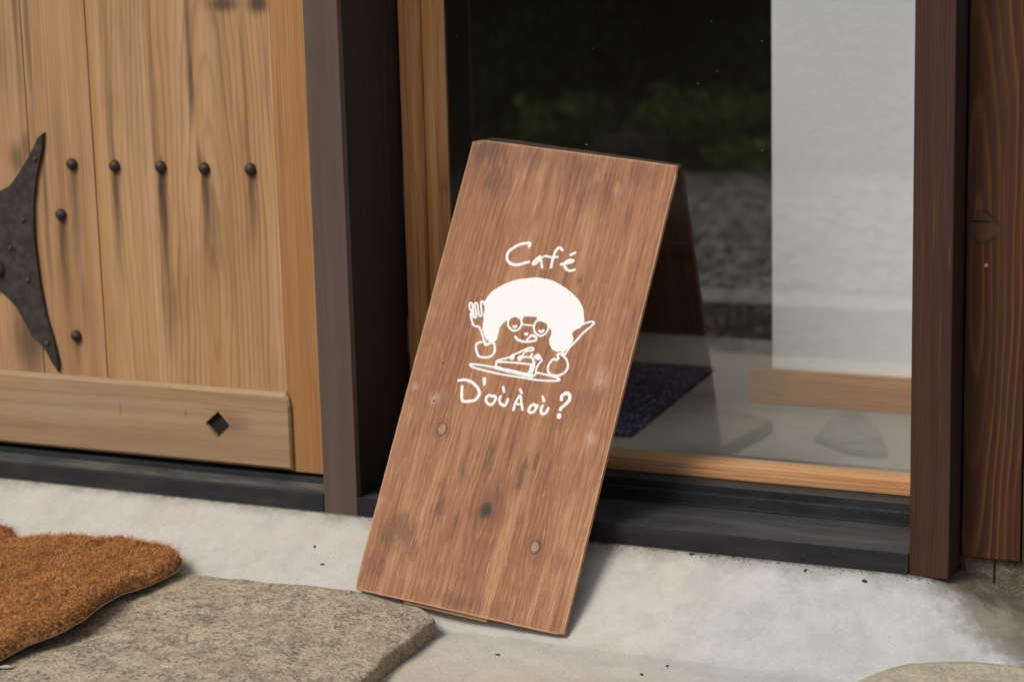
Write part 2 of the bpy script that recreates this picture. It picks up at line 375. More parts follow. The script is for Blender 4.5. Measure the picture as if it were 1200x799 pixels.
M['sill_l'] = metal('dusty_black_metal', (.018, .019, .021), (.09, .085, .08), .3, .45)

def concrete():
    b = NB('concrete'); X, Y, Z = b.coords()
    n1 = b.noise(b.P, 3.2, 4, .55); n2 = b.noise(b.P, 15, 7, .68); n3 = b.noise(b.P, 190, 4, .65)
    n4 = b.noise(b.vec(b.mul(X, 5.), b.mul(Y, 12.), 0.), 1, 6, .65)
    c = b.mix(b.step(n2, .3, .72), (.50, .475, .425), (.42, .40, .355))
    c = b.mix(b.mul(b.step(n4, .50, .70), .35), c, (.52, .43, .31))
    c = b.mix(b.mul(b.step(n1, .5, .72), .25), c, (.42, .41, .385))
    # warm sand-coloured wash on the flat in front of the ramp
    fl = b.mul(b.sub(1., b.step(b.add(Y, b.mul(b.sub(n2, .5), .16)), 3.20, 3.36)), b.sub(1., b.mul(b.step(X, -1.5, -1.0), .4)))
    c = b.mix(b.mul(fl, .7), c, b.mix(b.step(n2, .35, .7), (.52, .455, .355), (.45, .39, .30)))
    # cool grey of the shaded concrete, painted on the right of the ramp
    cg = b.mul(b.step(b.add(X, b.mul(b.sub(n1, .5), .5)), -1.45, -1.15), b.step(Y, 3.22, 3.4))
    c = b.mix(b.mul(cg, .65), c, b.mix(b.step(n2, .35, .65), (.45, .46, .465), (.37, .378, .38)))
    # grime line along the metal sill and moss-brown dirt at the right corner
    g = b.step(b.add(Y, b.mul(b.sub(n2, .5), .06)), 3.560, 3.60)
    c = b.mix(b.mul(g, .40), c, (.13, .11, .085))
    g2 = b.step(b.add(Y, b.mul(b.sub(b.noise(b.P, 60, 4, .7), .5), .016)), 3.592, 3.599)
    c = b.mix(b.mul(g2, .7), c, (.08, .065, .05))
    wb = b.mul(b.sub(n2, .5), .22)
    br = b.step(b.add(b.add(b.mul(b.sub(X, -.87), .62), b.sub(Y, 3.585)), wb), -.05, .055)
    br = b.mul(br, b.step(X, -.93, -.87))
    c = b.mix(b.mul(br, .9), c, b.mix(b.step(n2, .4, .65), (.10, .082, .06), (.21, .18, .135)))
    spots = b.step(b.noise(b.P, 31, 5, .7), .60, .72)
    c = b.mix(b.mul(spots, .30), c, (.30, .255, .19))
    grit = b.step(b.noise(b.P, 420, 2, .6), .66, .74)
    c = b.mix(b.mul(grit, .45), c, (.17, .15, .13))
    ck = b.n('ShaderNodeTexVoronoi', feature='DISTANCE_TO_EDGE'); b.put(ck.inputs['Vector'], b.vec(b.add(X, b.mul(n2, .16)), b.add(Y, b.mul(n4, .12)), 0.)); ck.inputs['Scale'].default_value = 2.1
    crack = b.mul(b.mul(b.sub(1., b.step(ck.outputs[0], .0004, .0016)), b.step(n1, .52, .60)), .0)
    c = b.mix(b.mul(crack, .7), c, (.12, .10, .08))
    v = b.vor(b.P, 75); pit = b.sub(1., b.step(v, .03, .11)); pg = b.step(n2, .60, .66)
    c = b.mix(b.mul(b.mul(pit, pg), .5), c, (.1, .085, .07))
    c = b.mix(b.mul(b.step(n3, .58, .75), .22), c, (.26, .25, .23))
    h = b.add(b.mul(n2, 1.2), b.add(b.mul(n3, .8), b.add(b.mul(pit, -.3), b.mul(crack, -1.5))))
    return b.bsdf(c, .88, h, .0026, spec=.2)
M['concrete'] = concrete()
def granite(name, ca, cb, cc, s=1.):
    b = NB(name); X, Y, Z = b.coords()
    n1 = b.noise(b.P, 120*s, 5, .75, .2); n2 = b.noise(b.P, 9, 5, .65); n3 = b.noise(b.P, 300*s, 3, .7); n4 = b.noise(b.P, 34*s, 5, .7, .3)
    sel = b.noise(b.P, 17, 3, .6)
    c = b.mix(b.step(n4, .38, .62), ca, cc)
    c = b.mix(b.mul(b.step(b.add(n1, b.mul(b.sub(sel, .5), .25)), .50, .59), .82), c, cb)
    c = b.mix(b.mul(b.step(n3, .60, .70), .5), c, (.09, .08, .07))
    c = b.mix(b.mul(b.sub(1., b.step(n3, .30, .40)), .4), c, (.58, .54, .46))
    c = b.mix(b.mul(b.step(n2, .45, .7), .4), c, (.30, .235, .16))
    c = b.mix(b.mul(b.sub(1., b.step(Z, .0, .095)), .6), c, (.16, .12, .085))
    h = b.add(b.mul(n4, 2.), b.add(n1, b.mul(n3, .6)))
    return b.bsdf(c, .88, h, .005, spec=.25)
M['granite'] = granite('rough_granite', (.60, .50, .36), (.14, .12, .095), (.44, .36, .25))
M['boulder'] = granite('ochre_stone', (.50, .44, .31), (.36, .32, .24), (.43, .39, .30), .5)
M['paving'] = granite('grey_cobbles', (.34, .32, .28), (.05, .045, .04), (.12, .11, .10), .22)
b = NB('kerb_stone'); b.coords(); n1 = b.noise(b.P, 14, 5, .65)
M['kerb'] = b.bsdf(b.mix(b.step(n1, .35, .65), (.62, .58, .51), (.30, .28, .24)), .9, n1, .003)
M['foundation'] = granite('old_mortar', (.17, .135, .095), (.10, .08, .058), (.13, .11, .08), .5)

b = NB('gravel'); b.coords()
v1 = b.vor(b.P, 45); cc_ = b.vor(b.P, 45, out=1); n1 = b.noise(b.P, 1.1, 4, .6)
c_ = b.mix(b.step(n1, .35, .7), (.66, .62, .55), (.52, .485, .43))
c_ = b.mix(.35, c_, b.mix(b.ramp(cc_, [(0, .0), (1, 1.)]), (.2, .185, .165), (.6, .58, .54)))
n9 = b.noise(b.P, 14, 6, .75)
c_ = b.mix(b.mul(b.step(n9, .46, .64), .7), c_, (.17, .155, .135))
M['gravel'] = b.bsdf(c_, .9, b.sub(1., v1), .012)
b = NB('soil'); b.coords(); n1 = b.noise(b.P, 6, 5, .6)
M['soil'] = b.bsdf(b.mix(n1, (.012, .014, .008), (.03, .028, .016)), 1., n1, .03)
def leafm(name, a, c, trans=0.):
    b = NB(name); g = b.n('ShaderNodeNewGeometry')
    col = b.mix(g.outputs['Random Per Island'], a, c)
    m = b.bsdf(col, .55, spec=.3)
    if trans:
        tl = b.n('ShaderNodeBsdfTranslucent'); b.put(tl.inputs[0], col)
        mx = b.n('ShaderNodeMixShader'); mx.inputs[0].default_value = trans
        bs_ = b.out.inputs[0].links[0].from_socket
        b.t.links.new(bs_, mx.inputs[1]); b.t.links.new(tl.outputs[0], mx.inputs[2]); b.t.links.new(mx.outputs[0], b.out.inputs[0])
    return m
M['leaf'] = leafm('dark_leaves', (.015, .03, .008), (.06, .11, .022), .3)
M['leaf2'] = leafm('bright_leaves', (.10, .20, .03), (.55, .68, .16), .5)
M['grass'] = leafm('grass_blades', (.14, .25, .04), (.30, .42, .09), .5)
M['coir'] = leafm('coir_fibre', (.26, .088, .020), (.60, .26, .075))
b = NB('coir_base'); b.coords(); n1 = b.noise(b.P, 140, 4, .6); n2 = b.noise(b.P, 9, 4, .6)
M['coir_base'] = b.bsdf(b.mix(b.step(n1, .35, .65), (.13, .05, .016), (.40, .18, .055)), .95, n1, .006)
M['backing'] = NB('pale_backing').bsdf((.40, .33, .23), .9)

b = NB('plaster'); X, Y, Z = b.coords()
n1 = b.noise(b.P, 28, 5, .62, .3); n2 = b.noise(b.P, 150, 3, .6)
M['plaster'] = b.bsdf(b.mix(n1, (.88, .885, .87), (.93, .93, .915)), .9, b.add(n1, b.mul(n2, .3)), .0022)
b = NB('interior_floor'); b.coords(); n1 = b.noise(b.P, 8, 5, .6)
M['floor'] = b.bsdf(b.mix(n1, (.21, .205, .18), (.30, .29, .25)), .6, n1, .001)
b = NB('woven_mat'); X, Y, Z = b.coords()
dv = b.vor(b.vec(b.mul(X, 62.), b.mul(Y, 30.), 0.), 1., rnd=.35); ck = b.sub(1., b.step(dv, .12, .38)); sp = b.noise(b.P, 260, 2, .6)
c_ = b.mix(ck, (.010, .014, .032), (.17, .21, .34))
c_ = b.mix(b.mul(b.step(sp, .60, .68), .8), c_, (.25, .24, .24))
M['navy'] = b.bsdf(c_, .8, ck, .003)

b = NB('window_glass')
fr = b.n('ShaderNodeFresnel'); fr.inputs[0].default_value = 1.5
gl = b.n('ShaderNodeBsdfGlossy'); gl.inputs['Roughness'].default_value = 0.0; gl.inputs['Color'].default_value = (1, 1, 1, 1)
tr = b.n('ShaderNodeBsdfTransparent'); tr.inputs[0].default_value = (.975, .99, .98, 1)
mx = b.n('ShaderNodeMixShader'); b.put(mx.inputs[0], b.math('MINIMUM', b.mul(fr.outputs[0], 4.0), .165))
b.t.links.new(tr.outputs[0], mx.inputs[1]); b.t.links.new(gl.outputs[0], mx.inputs[2]); b.t.links.new(mx.outputs[0], b.out.inputs[0])
M['glass'] = b.m

# ------------------------------------------------------------------ ground and slopes
def smooth(a, b, x):
    t = max(0., min(1., (x-a)/(b-a))); return t*t*(3-2*t)
def apron_z(x, y):
    flat = .046
    top = .196
    if x > -.95:                                        # the ramp dies away right of the post
        top = .196 - .08*smooth(-.93, -.62, x)
    y0 = 3.41 if x > -1.75 else 3.41 - .12*smooth(-1.75, -2.0, x)
    t = max(0., min(1., (y-y0)/(3.60-y0)))
    z = flat + (top-flat)*(t**1.25*.7 + t*t*(3-2*t)*.3)
    z += .002*fbm(x*3.1, y*3.1, 1.7)*(1-.8*t) + .0007*fbm(x*25, y*25, 5.)
    z += -.02*smooth(2.9, 1.2, y)
    return z
nx, ny = 340, 250
xs = np.linspace(-3.9, .5, nx); ys = np.concatenate([np.linspace(1.55, 3.0, 70, endpoint=False), np.linspace(3.0, 3.70, ny-70)])
V = [(x, y, apron_z(x, y) if 1.56 < y else -.02) for y in ys for x in xs]
Fc = [(j*nx+i, j*nx+i+1, (j+1)*nx+i+1, (j+1)*nx+i) for j in range(ny-1) for i in range(nx-1)]
tag(npmesh('concrete_apron', V, Fc, M['concrete'], smooth=True), kind='structure')
v = [(-60, -60, 0), (60, -60, 0), (60, 60, 0), (-60, 60, 0)]
tag(pyd('ground', v, [(0, 1, 2, 3)], M['gravel']), kind='structure')
bm = bmesh.new()
box_bm(-6, 3, .66, 1.56, -.02, .012, .004, 2, bm)
tag(bobj('cobbled_strip', bm, M['paving']), kind='structure')
random.seed(3)
kr = root('stone_kerb', 'pale stone kerb between the gravel yard and the dark paving, mirrored low in the window', 'kerb', (-2, .5, 0))
for i in range(9):
    x = -6 + i
    pbox('kerb_block', kr, x, x+.992, .34, .62, -.02, .018+random.uniform(-.003, .003), M['kerb'], bev=.008)
# grassy bank
def bank_z(x, y):
    t = smooth(-3.3, -8.5, y)
    return -.02 + 2.6*t + .18*fbm(x*.8, y*.8)*min(1, max(0, (-3.4-y)))
bx_ = np.linspace(-14, 6, 70); by_ = np.linspace(-3.2, -10, 40)
V = [(x, y, bank_z(x, y)) for y in by_ for x in bx_]
Fc = [(j*70+i, j*70+i+1, (j+1)*70+i+1, (j+1)*70+i) for j in range(39) for i in range(69)]
tag(npmesh('garden_bank', V, Fc, M['soil'], smooth=True), kind='structure')

# ------------------------------------------------------------------ granite doorstep slab
def stone(name, outline, z0, z1, mat, rnd=.012, nz=.004, seed=1., sm=5):
    """rounded, worn stone: outline in plan, flat-ish noisy top and a rolled edge"""
    n = len(outline); P = [Vector((a, b_)) for a, b_ in outline]
    # resample
    pts = []
    for i in range(n):
        a, b_ = P[i], P[(i+1) % n]; k = max(1, int((b_-a).length/.012))
        for j in range(k): pts.append(a.lerp(b_, j/k))
    for _ in range(sm):
        m = len(pts); pts = [(pts[i-1]+pts[i]*2+pts[(i+1) % m])/4 for i in range(m)]
    m = len(pts); c = sum(pts, Vector((0, 0)))/m
    nrm = []
    for i in range(m):
        d = pts[(i+1) % m]-pts[i-1]; q = Vector((d.y, -d.x)).normalized()
        if q.dot(pts[i]-c) < 0: q = -q
        nrm.append(q)
    rings = []
    prof = [(0, z0), (.0, z0+(z1-z0)*.35), (.0015, z0+(z1-z0)*.55), (0, z1-rnd), (-rnd*.13, z1-rnd*.5), (-rnd*.5, z1-rnd*.13), (-rnd, z1)]
    for off, z in prof:
        rings.append([pts[i]+nrm[i]*(off+nz*1.2*fbm(pts[i].x*14, pts[i].y*14, seed+z*20)) for i in range(m)])
    V = []; F = []
    for k, (off, z) in enumerate(prof):
        for i in range(m):
            q = rings[k][i]; V.append((q.x, q.y, z+nz*fbm(q.x*9, q.y*9, seed)*(k > 3)))
    for k in range(len(prof)-1):
        for i in range(m): F.append((k*m+i, k*m+(i+1) % m, (k+1)*m+(i+1) % m, (k+1)*m+i))
    base = (len(prof)-1)*m; prev = base
    inner = [Vector((V[base+i][0], V[base+i][1])) for i in range(m)]
    K = 26
    for k in range(1, K):
        s = 1-k/K; st = len(V)
        for i in range(m):
            q = c.lerp(inner[i], s); V.append((q.x, q.y, z1+nz*fbm(q.x*9, q.y*9, seed)))
        for i in range(m): F.append((prev+i, prev+(i+1) % m, st+(i+1) % m, st+i))
        prev = st
    V.append((c.x, c.y, z1)); ce = len(V)-1
    for i in range(m): F.append((prev+i, prev+(i+1) % m, ce))
    return pyd(name, V, F, mat, None, True)
def slab_tilt(o):
    for v in o.data.vertices:
        v.co.z -= .105*max(0, v.co.x+1.985)*(v.co.z/.105)
    return o
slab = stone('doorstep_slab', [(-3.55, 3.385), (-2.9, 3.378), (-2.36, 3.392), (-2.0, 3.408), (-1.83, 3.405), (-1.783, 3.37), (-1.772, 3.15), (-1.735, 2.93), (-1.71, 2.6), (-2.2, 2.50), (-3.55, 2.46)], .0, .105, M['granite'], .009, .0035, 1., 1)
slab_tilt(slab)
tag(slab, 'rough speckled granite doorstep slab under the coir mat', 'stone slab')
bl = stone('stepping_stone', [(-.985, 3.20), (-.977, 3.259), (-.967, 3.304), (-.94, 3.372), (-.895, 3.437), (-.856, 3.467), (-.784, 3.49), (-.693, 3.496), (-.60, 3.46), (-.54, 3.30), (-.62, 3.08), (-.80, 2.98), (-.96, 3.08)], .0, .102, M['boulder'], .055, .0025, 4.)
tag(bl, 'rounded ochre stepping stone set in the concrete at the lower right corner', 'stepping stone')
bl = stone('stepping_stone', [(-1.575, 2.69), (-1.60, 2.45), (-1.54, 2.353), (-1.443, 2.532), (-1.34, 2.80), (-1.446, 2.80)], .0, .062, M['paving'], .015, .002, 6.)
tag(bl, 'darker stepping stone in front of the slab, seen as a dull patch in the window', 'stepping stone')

# ------------------------------------------------------------------ foundation, walls, posts
bm = box_bm(-.858, .9, 3.70, 3.95, -.1, .214, 0)
tag(bobj('foundation', bm, M['foundation']), kind='structure')
fj = bpy.data.objects['foundation']
random.seed(5)
xs_ = [-.853, -.795, -.690, -.55, -.40]
for i in range(4):
    o = box('foundation_stone', xs_[i]+.0016, xs_[i+1]-.0016, 3.693, 3.72, -.02, .2125, M['foundation'], bev=.004)
    for vv in o.data.vertices: vv.co.y += .004*fbm(vv.co.x*30, vv.co.z*30)
    o.parent = fj
# planked wall right of the window
pw = root('plank_wall', 'dark red brown vertical board wall with a big knot, right of the window post', 'wall', (-.3, 3.8, .21))
pbox('plank', pw, -.8535, -.7465, 3.68, 3.70, .2155, 2.6, M['plank'], bev=.003)
x = -.7435
for i in range(7):
    pbox('plank', pw, x, x+.17, 3.678, 3.70, .213, 2.6, M['plank2'], bev=.003); x += .173
pbox('backing_board', pw, -.8565, 1.3, 3.7005, 3.93, .2165, 2.59, M['dark_in'], bev=0)
lp = root('post', 'weathered grey brown timber post between the wooden door and the window', 'post', (-2.117, 3.72, .19))
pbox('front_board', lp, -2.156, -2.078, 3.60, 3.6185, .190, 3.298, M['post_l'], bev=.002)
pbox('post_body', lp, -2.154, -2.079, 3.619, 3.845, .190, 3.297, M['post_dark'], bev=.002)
rp = box('post', -.930, -.8575, 3.60, 3.93, .193, 3.298, M['post_r'], bev=.0035, seg=3)
tag(rp, 'dark reddish brown timber post at the right side of the glass window', 'post')
# lintel out of the picture, set high so daylight reaches the inner wall
ln = box('lintel_beam', -2.16, 1.3, 3.62, 3.92, 3.30, 3.38, M['post_r'], bev=.004); tag(ln, kind='structure')

# ------------------------------------------------------------------ door
dr = root('wooden_door', 'pale cedar plank door with iron strap, round nails and weather streaks', 'door', (-2.8, 3.7, .25))
pbox('plank', dr, -3.35, -2.9215, 3.690, 3.73, .252, 2.0, M['door_a'], bev=.002)
pbox('plank', dr, -2.9195, -2.7505, 3.6905, 3.73, .252, 2.0, M['door_b'], bev=.0012)
pbox('plank', dr, -2.7475, -2.2885, 3.690, 3.73, .252, 2.0, M['door_c'], bev=.0012)
pbox('stile', dr, -2.2880, -2.162, 3.6895, 3.735, .250, 2.0, M['door_d'], bev=.0012)
# rail with a diamond cut through it
def rail():
    bm = bmesh.new()
    y0, y1 = 3.678, 3.6885
    cx, cz, hx, hz = -2.460, .3405, .0310, .0300
    x0, x1, z0, z1 = -3.35, -2.2785, .2545, .4225
    cut = .012
    out = [(x0, z0), (x1, z0), (x1, z1-.025), (x1-.003, z1-.012), (x1-.010, z1), (x0, z1)]
    inn = [(x0, z0+.006), (x1-.004, z0+.006), (x1-.004, z1-.03), (x1-.008, z1-.018), (x1-.016, z1-.010), (x0, z1-.010)]
    # front face triangulated with a diamond hole
    dia = [(cx-hx, cz+.002), (cx-.002, cz-hz), (cx+hx, cz), (cx+.003, cz+hz)]
    L = [Vector((a, b_, 0)) for a, b_ in inn]; H = [Vector((a, b_, 0)) for a, b_ in dia]
    tri = tessellate_polygon([L, H]); pts = inn+dia
    vf = [bm.verts.new((a, y0, b_)) for a, b_ in pts]
    for t in tri: bm.faces.new([vf[i] for i in t])
    vo = [bm.verts.new((a, y0+.005, b_)) for a, b_ in out]; vb = [bm.verts.new((a, y1, b_)) for a, b_ in out]
    n = len(out)
    for i in range(n):
        j = (i+1) % n
        bm.faces.new((vf[i], vf[j], vo[j], vo[i])); bm.faces.new((vo[i], vo[j], vb[j], vb[i]))
    vd = [bm.verts.new((a, y1, b_)) for a, b_ in dia]
    for i in range(4):
        j = (i+1) % 4; bm.faces.new((vf[6+i], vf[6+j], vd[j], vd[i]))
    return bobj('bottom_rail', bm, M['rail'])
rl = under(rail(), dr)
hb = prism('diamond_shade_plate', [(-2.460-.034, .3405), (-2.460, .3405-.033), (-2.460+.034, .3405), (-2.460, .3405+.033)], 3.6875, 3.6893, NB('painted_recess_shade').bsdf((.012, .01, .008), .9))  # near-black plate painting the shade inside the diamond hole
under(hb, dr)
# domed nails
def dome(name, x, y, z, r_, mat, par, h=.75, seed=0):
    V = []; F = []; n = 14; k = 6
    for i in range(k+1):
        a = i/k*math.pi/2; rr = r_*math.cos(a); yy = -r_*h*math.sin(a)
        for j in range(n):
            t = 2*math.pi*j/n; q = 1+.07*fbm(math.cos(t)*2, math.sin(t)*2, seed+i*.5)
            V.append((rr*math.cos(t)*q, yy, rr*math.sin(t)*q))
    for i in range(k):
        for j in range(n): F.append((i*n+j, i*n+(j+1) % n, (i+1)*n+(j+1) % n, (i+1)*n+j))
    o = pyd(name, V, [f[::-1] for f in F], mat, None, True)
    o.location = (x, y, z); under(o, par); return o
NAILS = [(-2.8067, .8922), (-2.6943, .891), (-2.5753, .8919), (-2.4655, .8908), (-2.3516, .8916), (-2.8454, .7808), (-2.8257, .5116)]
for i, (x, z) in enumerate(NAILS): dome('nail_head', x, 3.6895, z, .0135, M['nail'], dr, .95, i*3.1)
# wrought iron strap plate
PL = [(-2.8741, .9604), (-2.8788, .9247), (-2.9028, .8586), (-2.9146, .8018), (-2.9188, .7258), (-2.9128, .6305), (-2.9005, .5543), (-2.8842, .4973), (-2.8741, .4496), (-2.8786, .4262),
      (-2.893, .4484), (-2.905, .470), (-2.9172, .4904), (-2.9448, .5035), (-2.9604, .5414), (-2.9817, .5693), (-3.0078, .5971), (-3.0269, .6102),
      (-3.06, .60), (-3.10, .575), (-3.14, .52), (-3.17, .43), (-3.175, .55), (-3.15, .68), (-3.145, .78), (-3.17, .95), (-3.12, .86), (-3.08, .84), (-3.03, .83), (-3.0063, .8256), (-2.9769, .8378), (-2.9609, .8558), (-2.9509, .8668), (-2.9353, .886), (-2.9193, .905), (-2.9093, .9185), (-2.8938, .9469)]
sp = prism('iron_strap', PL, 3.682, 3.6898, M['iron'], None, .0025); under(sp, dr)
for i, (x, z) in enumerate([(-2.8999, .902), (-2.9442, .7651), (-2.985, .7025), (-2.9417, .6314), (-2.902, .4908)]):
    o = dome('rivet', x, 3.682, z, .0062, M['iron'], dr, .8, i*1.7)
    o.parent = sp; o.matrix_parent_inverse = Matrix.Translation(-Vector(dr.location)); 
for o in [c for c in sp.children]: o.matrix_parent_inverse = Matrix.Identity(4)
rg_ = dome('boss', -3.025, 3.68, .652, .02, M['iron'], dr, .6, 4.); rg_.parent = sp; rg_.matrix_parent_inverse = Matrix.Identity(4)

# ------------------------------------------------------------------ sills
ls = root('door_sill', 'dusty black metal sill under the pale wooden door', 'sill', (-2.7, 3.65, .19))
pbox('front_lip', ls, -3.9, -2.158, 3.600, 3.612, .176, .2335, M['sill_l'], bev=.0015)
pbox('tread', ls, -3.9, -2.158, 3.612, 3.70, .17, .2300, M['sill_tread'], bev=.001)
pbox('back_track', ls, -3.9, -2.158, 3.685, 3.72, .2303, .2410, M['sill_l'], bev=.001)
o = box('metal_clip', -2.975, -2.945, 3.594, 3.603, .180, .192, M['sill_l'], bev=.001); under(o, ls); o['label'] = 'small dull metal clip below the sill edge'
ws = root('window_sill', 'stepped black aluminium sill below the glass window', 'sill', (-1.5, 3.7, .19))
pbox('front_lip', ws, -2.0765, -.9315, 3.600, 3.604, .176, .2355, M['sill'], bev=.0012)
pbox('tread', ws, -2.0765, -.9315, 3.604, 3.795, .17, .2335, M['sill_flat'], bev=.001)
pbox('riser', ws, -2.0765, -.9315, 3.785, 3.800, .2338, .258, M['sill'], bev=.0012)
pbox('ledge', ws, -2.0765, -.9315, 3.800, 3.90, .21, .2725, M['sill'], bev=.0015)
pbox('bead', ws, -2.0765, -.9315, 3.776, 3.7845, .2338, .2372, M['sill'], bev=.001)

# ------------------------------------------------------------------ window
wn = root('shop_window', 'large fixed window pane in a honey coloured wooden frame, reflecting the garden', 'window', (-1.5, 3.88, .27))
pbox('jamb', wn, -2.0775, -2.0330, 3.848, 3.93, .2730, 3.298, M['frame'], bev=.0015)
pbox('jamb_bead', wn, -2.0600, -2.0480, 3.8445, 3.8485, .2755, 3.298, M['frame'], bev=.001)
pbox('sash_stile', wn, -2.0305, -2.0060, 3.862, 3.92, .2735, 3.298, M['frame'], bev=.002)
pbox('bottom_rail', wn, -2.0055, -.9315, 3.850, 3.8700, .2732, .2900, M['frame_h'], bev=.0015)
pbox('bottom_bead', wn, -2.0055, -.9315, 3.8585, 3.93, .2740, .2985, M['frame_h'], bev=.0025)
pbox('jamb', wn, -.956, -.9315, 3.855, 3.93, .2990, 3.298, M['frame'], bev=.0015)
g = pyd('glass_pane', [(-2.0050, 3.895, .299), (-.957, 3.895, .299), (-.957, 3.895, 3.298), (-2.0050, 3.895, 3.298)], [(0, 1, 2, 3)], M['glass']); under(g, wn)

spk = np.random.default_rng(21); V = []; F = []
for k in range(80):                                   # dust and dried splashes on the pane
    x, z = spk.uniform(-2.0, -1.0), .31+.95*spk.uniform()**1.2; s_ = spk.uniform(.0003, .0008)
    b0_ = len(V); V += [(x+s_*math.cos(a)*spk.uniform(.6, 1.2), 3.8943, z+s_*math.sin(a)*spk.uniform(.6, 1.4)) for a in (0, 1.05, 2.1, 3.14, 4.2, 5.2)]
    F.append(tuple(range(b0_, b0_+6)))
o = pyd('dust_specks', V, F, NB('dust').bsdf((.5, .49, .45), .9)); under(o, wn); o['kind'] = 'stuff'

# ------------------------------------------------------------------ room behind the glass
tag(box('interior_floor', -5.0, 1.3, 3.93, 8.0, .10, .20, M['floor'], bev=0), kind='structure')
wl = box('interior_wall', -1.606, 1.25, 4.86, 5.0, .2005, 3.299, M['plaster'], bev=.006, seg=3); tag(wl, kind='structure')
bb = box('baseboard', -1.658, 1.24, 4.838, 4.859, .2008, .287, M['base'], bev=.002); tag(bb, 'wooden baseboard along the foot of the white plaster wall inside', 'baseboard')
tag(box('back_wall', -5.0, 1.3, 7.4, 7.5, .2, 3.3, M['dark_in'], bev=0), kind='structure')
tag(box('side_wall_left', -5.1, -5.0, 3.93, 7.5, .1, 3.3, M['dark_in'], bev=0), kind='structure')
tag(box('light_shaping_ceiling', -5.1, -2.5, 3.60, 5.009, 2.005, 2.1, M['plaster'], bev=0), kind='structure')  # unseen piece shaped to keep sun off the floor but not the wall
tag(box('back_room_ceiling', -1.619, 1.3, 4.87, 7.5, 3.305, 3.4, M['plaster'], bev=0), kind='structure')  # ceilings stop short; the added gap lights the white wall
tag(box('interior_ceiling', -5.1, -1.62, 5.01, 7.5, 3.305, 3.4, M['plaster'], bev=0), kind='structure')
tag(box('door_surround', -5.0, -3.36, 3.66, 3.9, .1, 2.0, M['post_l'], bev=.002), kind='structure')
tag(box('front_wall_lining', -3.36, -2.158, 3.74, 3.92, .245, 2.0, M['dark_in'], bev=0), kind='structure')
st = root('raised_floor_step', 'dark timber step up to the room, deep in the gloom behind the glass', 'step', (-3, 5.9, .2))
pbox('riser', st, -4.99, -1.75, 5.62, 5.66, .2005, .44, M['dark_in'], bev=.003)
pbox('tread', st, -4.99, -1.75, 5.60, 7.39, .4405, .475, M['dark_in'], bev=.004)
mt = root('floor_mat', 'navy woven mat with pale flecks on the floor behind the glass', 'mat', (-2.3, 4.8, .2))
pv = [(-2.75, 4.37), (-1.795, 4.395), (-1.868, 5.17), (-2.75, 5.18)]
o = prism('woven_pile', pv, .2005, .212, M['navy'], None, 0, 'XY'); under(o, mt)

# ------------------------------------------------------------------ café sign board
EU, EV, EN = Vector((.9936, .0360, -.1073)), Vector((.0767, .4832, .8721)), Vector((.0832, -.8748, .4773))
EU.normalize(); EN = EU.cross(EV).normalized(); EV = EN.cross(EU)
TH = .0115
BW, BH = .4417, .9568
sb = root('cafe_sign', 'tilted brown stained board with white café lettering leaning on the window', 'sign', (0, 0, 0))
sm = Matrix((EU, EV, EN)).transposed().to_4x4(); sm.translation = Vector((-1.97966, 3.40415, .10976))
sb.matrix_world = sm
def board():
    bm = bmesh.new(); nx_, ny_ = 24, 48
    out = []
    random.seed(11)
    def edge(u0, v0, u1, v1, n):
        for i in range(n):
            t = i/n; u = u0+(u1-u0)*t; v = v0+(v1-v0)*t
            k = .0006*fbm(u*40, v*40, 3.3)
            out.append((u+k*(abs(v1-v0) > abs(u1-u0)), v+k*(abs(u1-u0) > abs(v1-v0))))
    edge(.004, 0, BW-.002, .0, 30); edge(BW, .003, BW-.0085, BH-.004, 50); edge(BW-.011, BH, -.008, BH+.0002, 30); edge(-.0135, BH-.006, 0, .004, 50)
    fr = [bm.verts.new((a, b_, 0)) for a, b_ in out]; bk = [bm.verts.new((a, b_, -TH)) for a, b_ in out]
    ff = bm.faces.new(fr); bm.faces.new(bk[::-1]); n = len(out)
    for i in range(n): bm.faces.new((fr[i], bk[i], bk[(i+1) % n], fr[(i+1) % n]))
    bmesh.ops.bevel(bm, geom=[e for e in bm.edges if all(v.co.z > -.0001 for v in e.verts)], offset=.0014, segments=2, affect='EDGES')
    return bobj('panel', bm, M['board'], sb)
board()
o = box('bottom_batten', .1036, .2800, -.0050, .020, -TH-.009, -TH-.0003, M['batten'], sb, bev=.001); o['label'] = 'pale bare wood strip at the lower back edge'
o = box('wood_plug', 0, .001, 0, .001, 0, .001, M['batten'], sb, bev=0)
bpy.data.objects.remove(o)
def disc(name, u, v, r_, h, mat):
    bm = bmesh.new(); n = 18
    for z, q in ((-.001, 1), (h*.7, 1), (h, .8)):
        for j in range(n): bm.verts.new((u+r_*q*math.cos(j*2*math.pi/n), v+r_*q*1.1*math.sin(j*2*math.pi/n), z))
    bm.verts.ensure_lookup_table()
    for k in (0, 1):
        for j in range(n): bm.faces.new([bm.verts[k*n+j], bm.verts[k*n+(j+1) % n], bm.verts[(k+1)*n+(j+1) % n], bm.verts[(k+1)*n+j]])
    bm.faces.new(bm.verts[2*n:3*n])
    return bobj(name, bm, mat, sb)

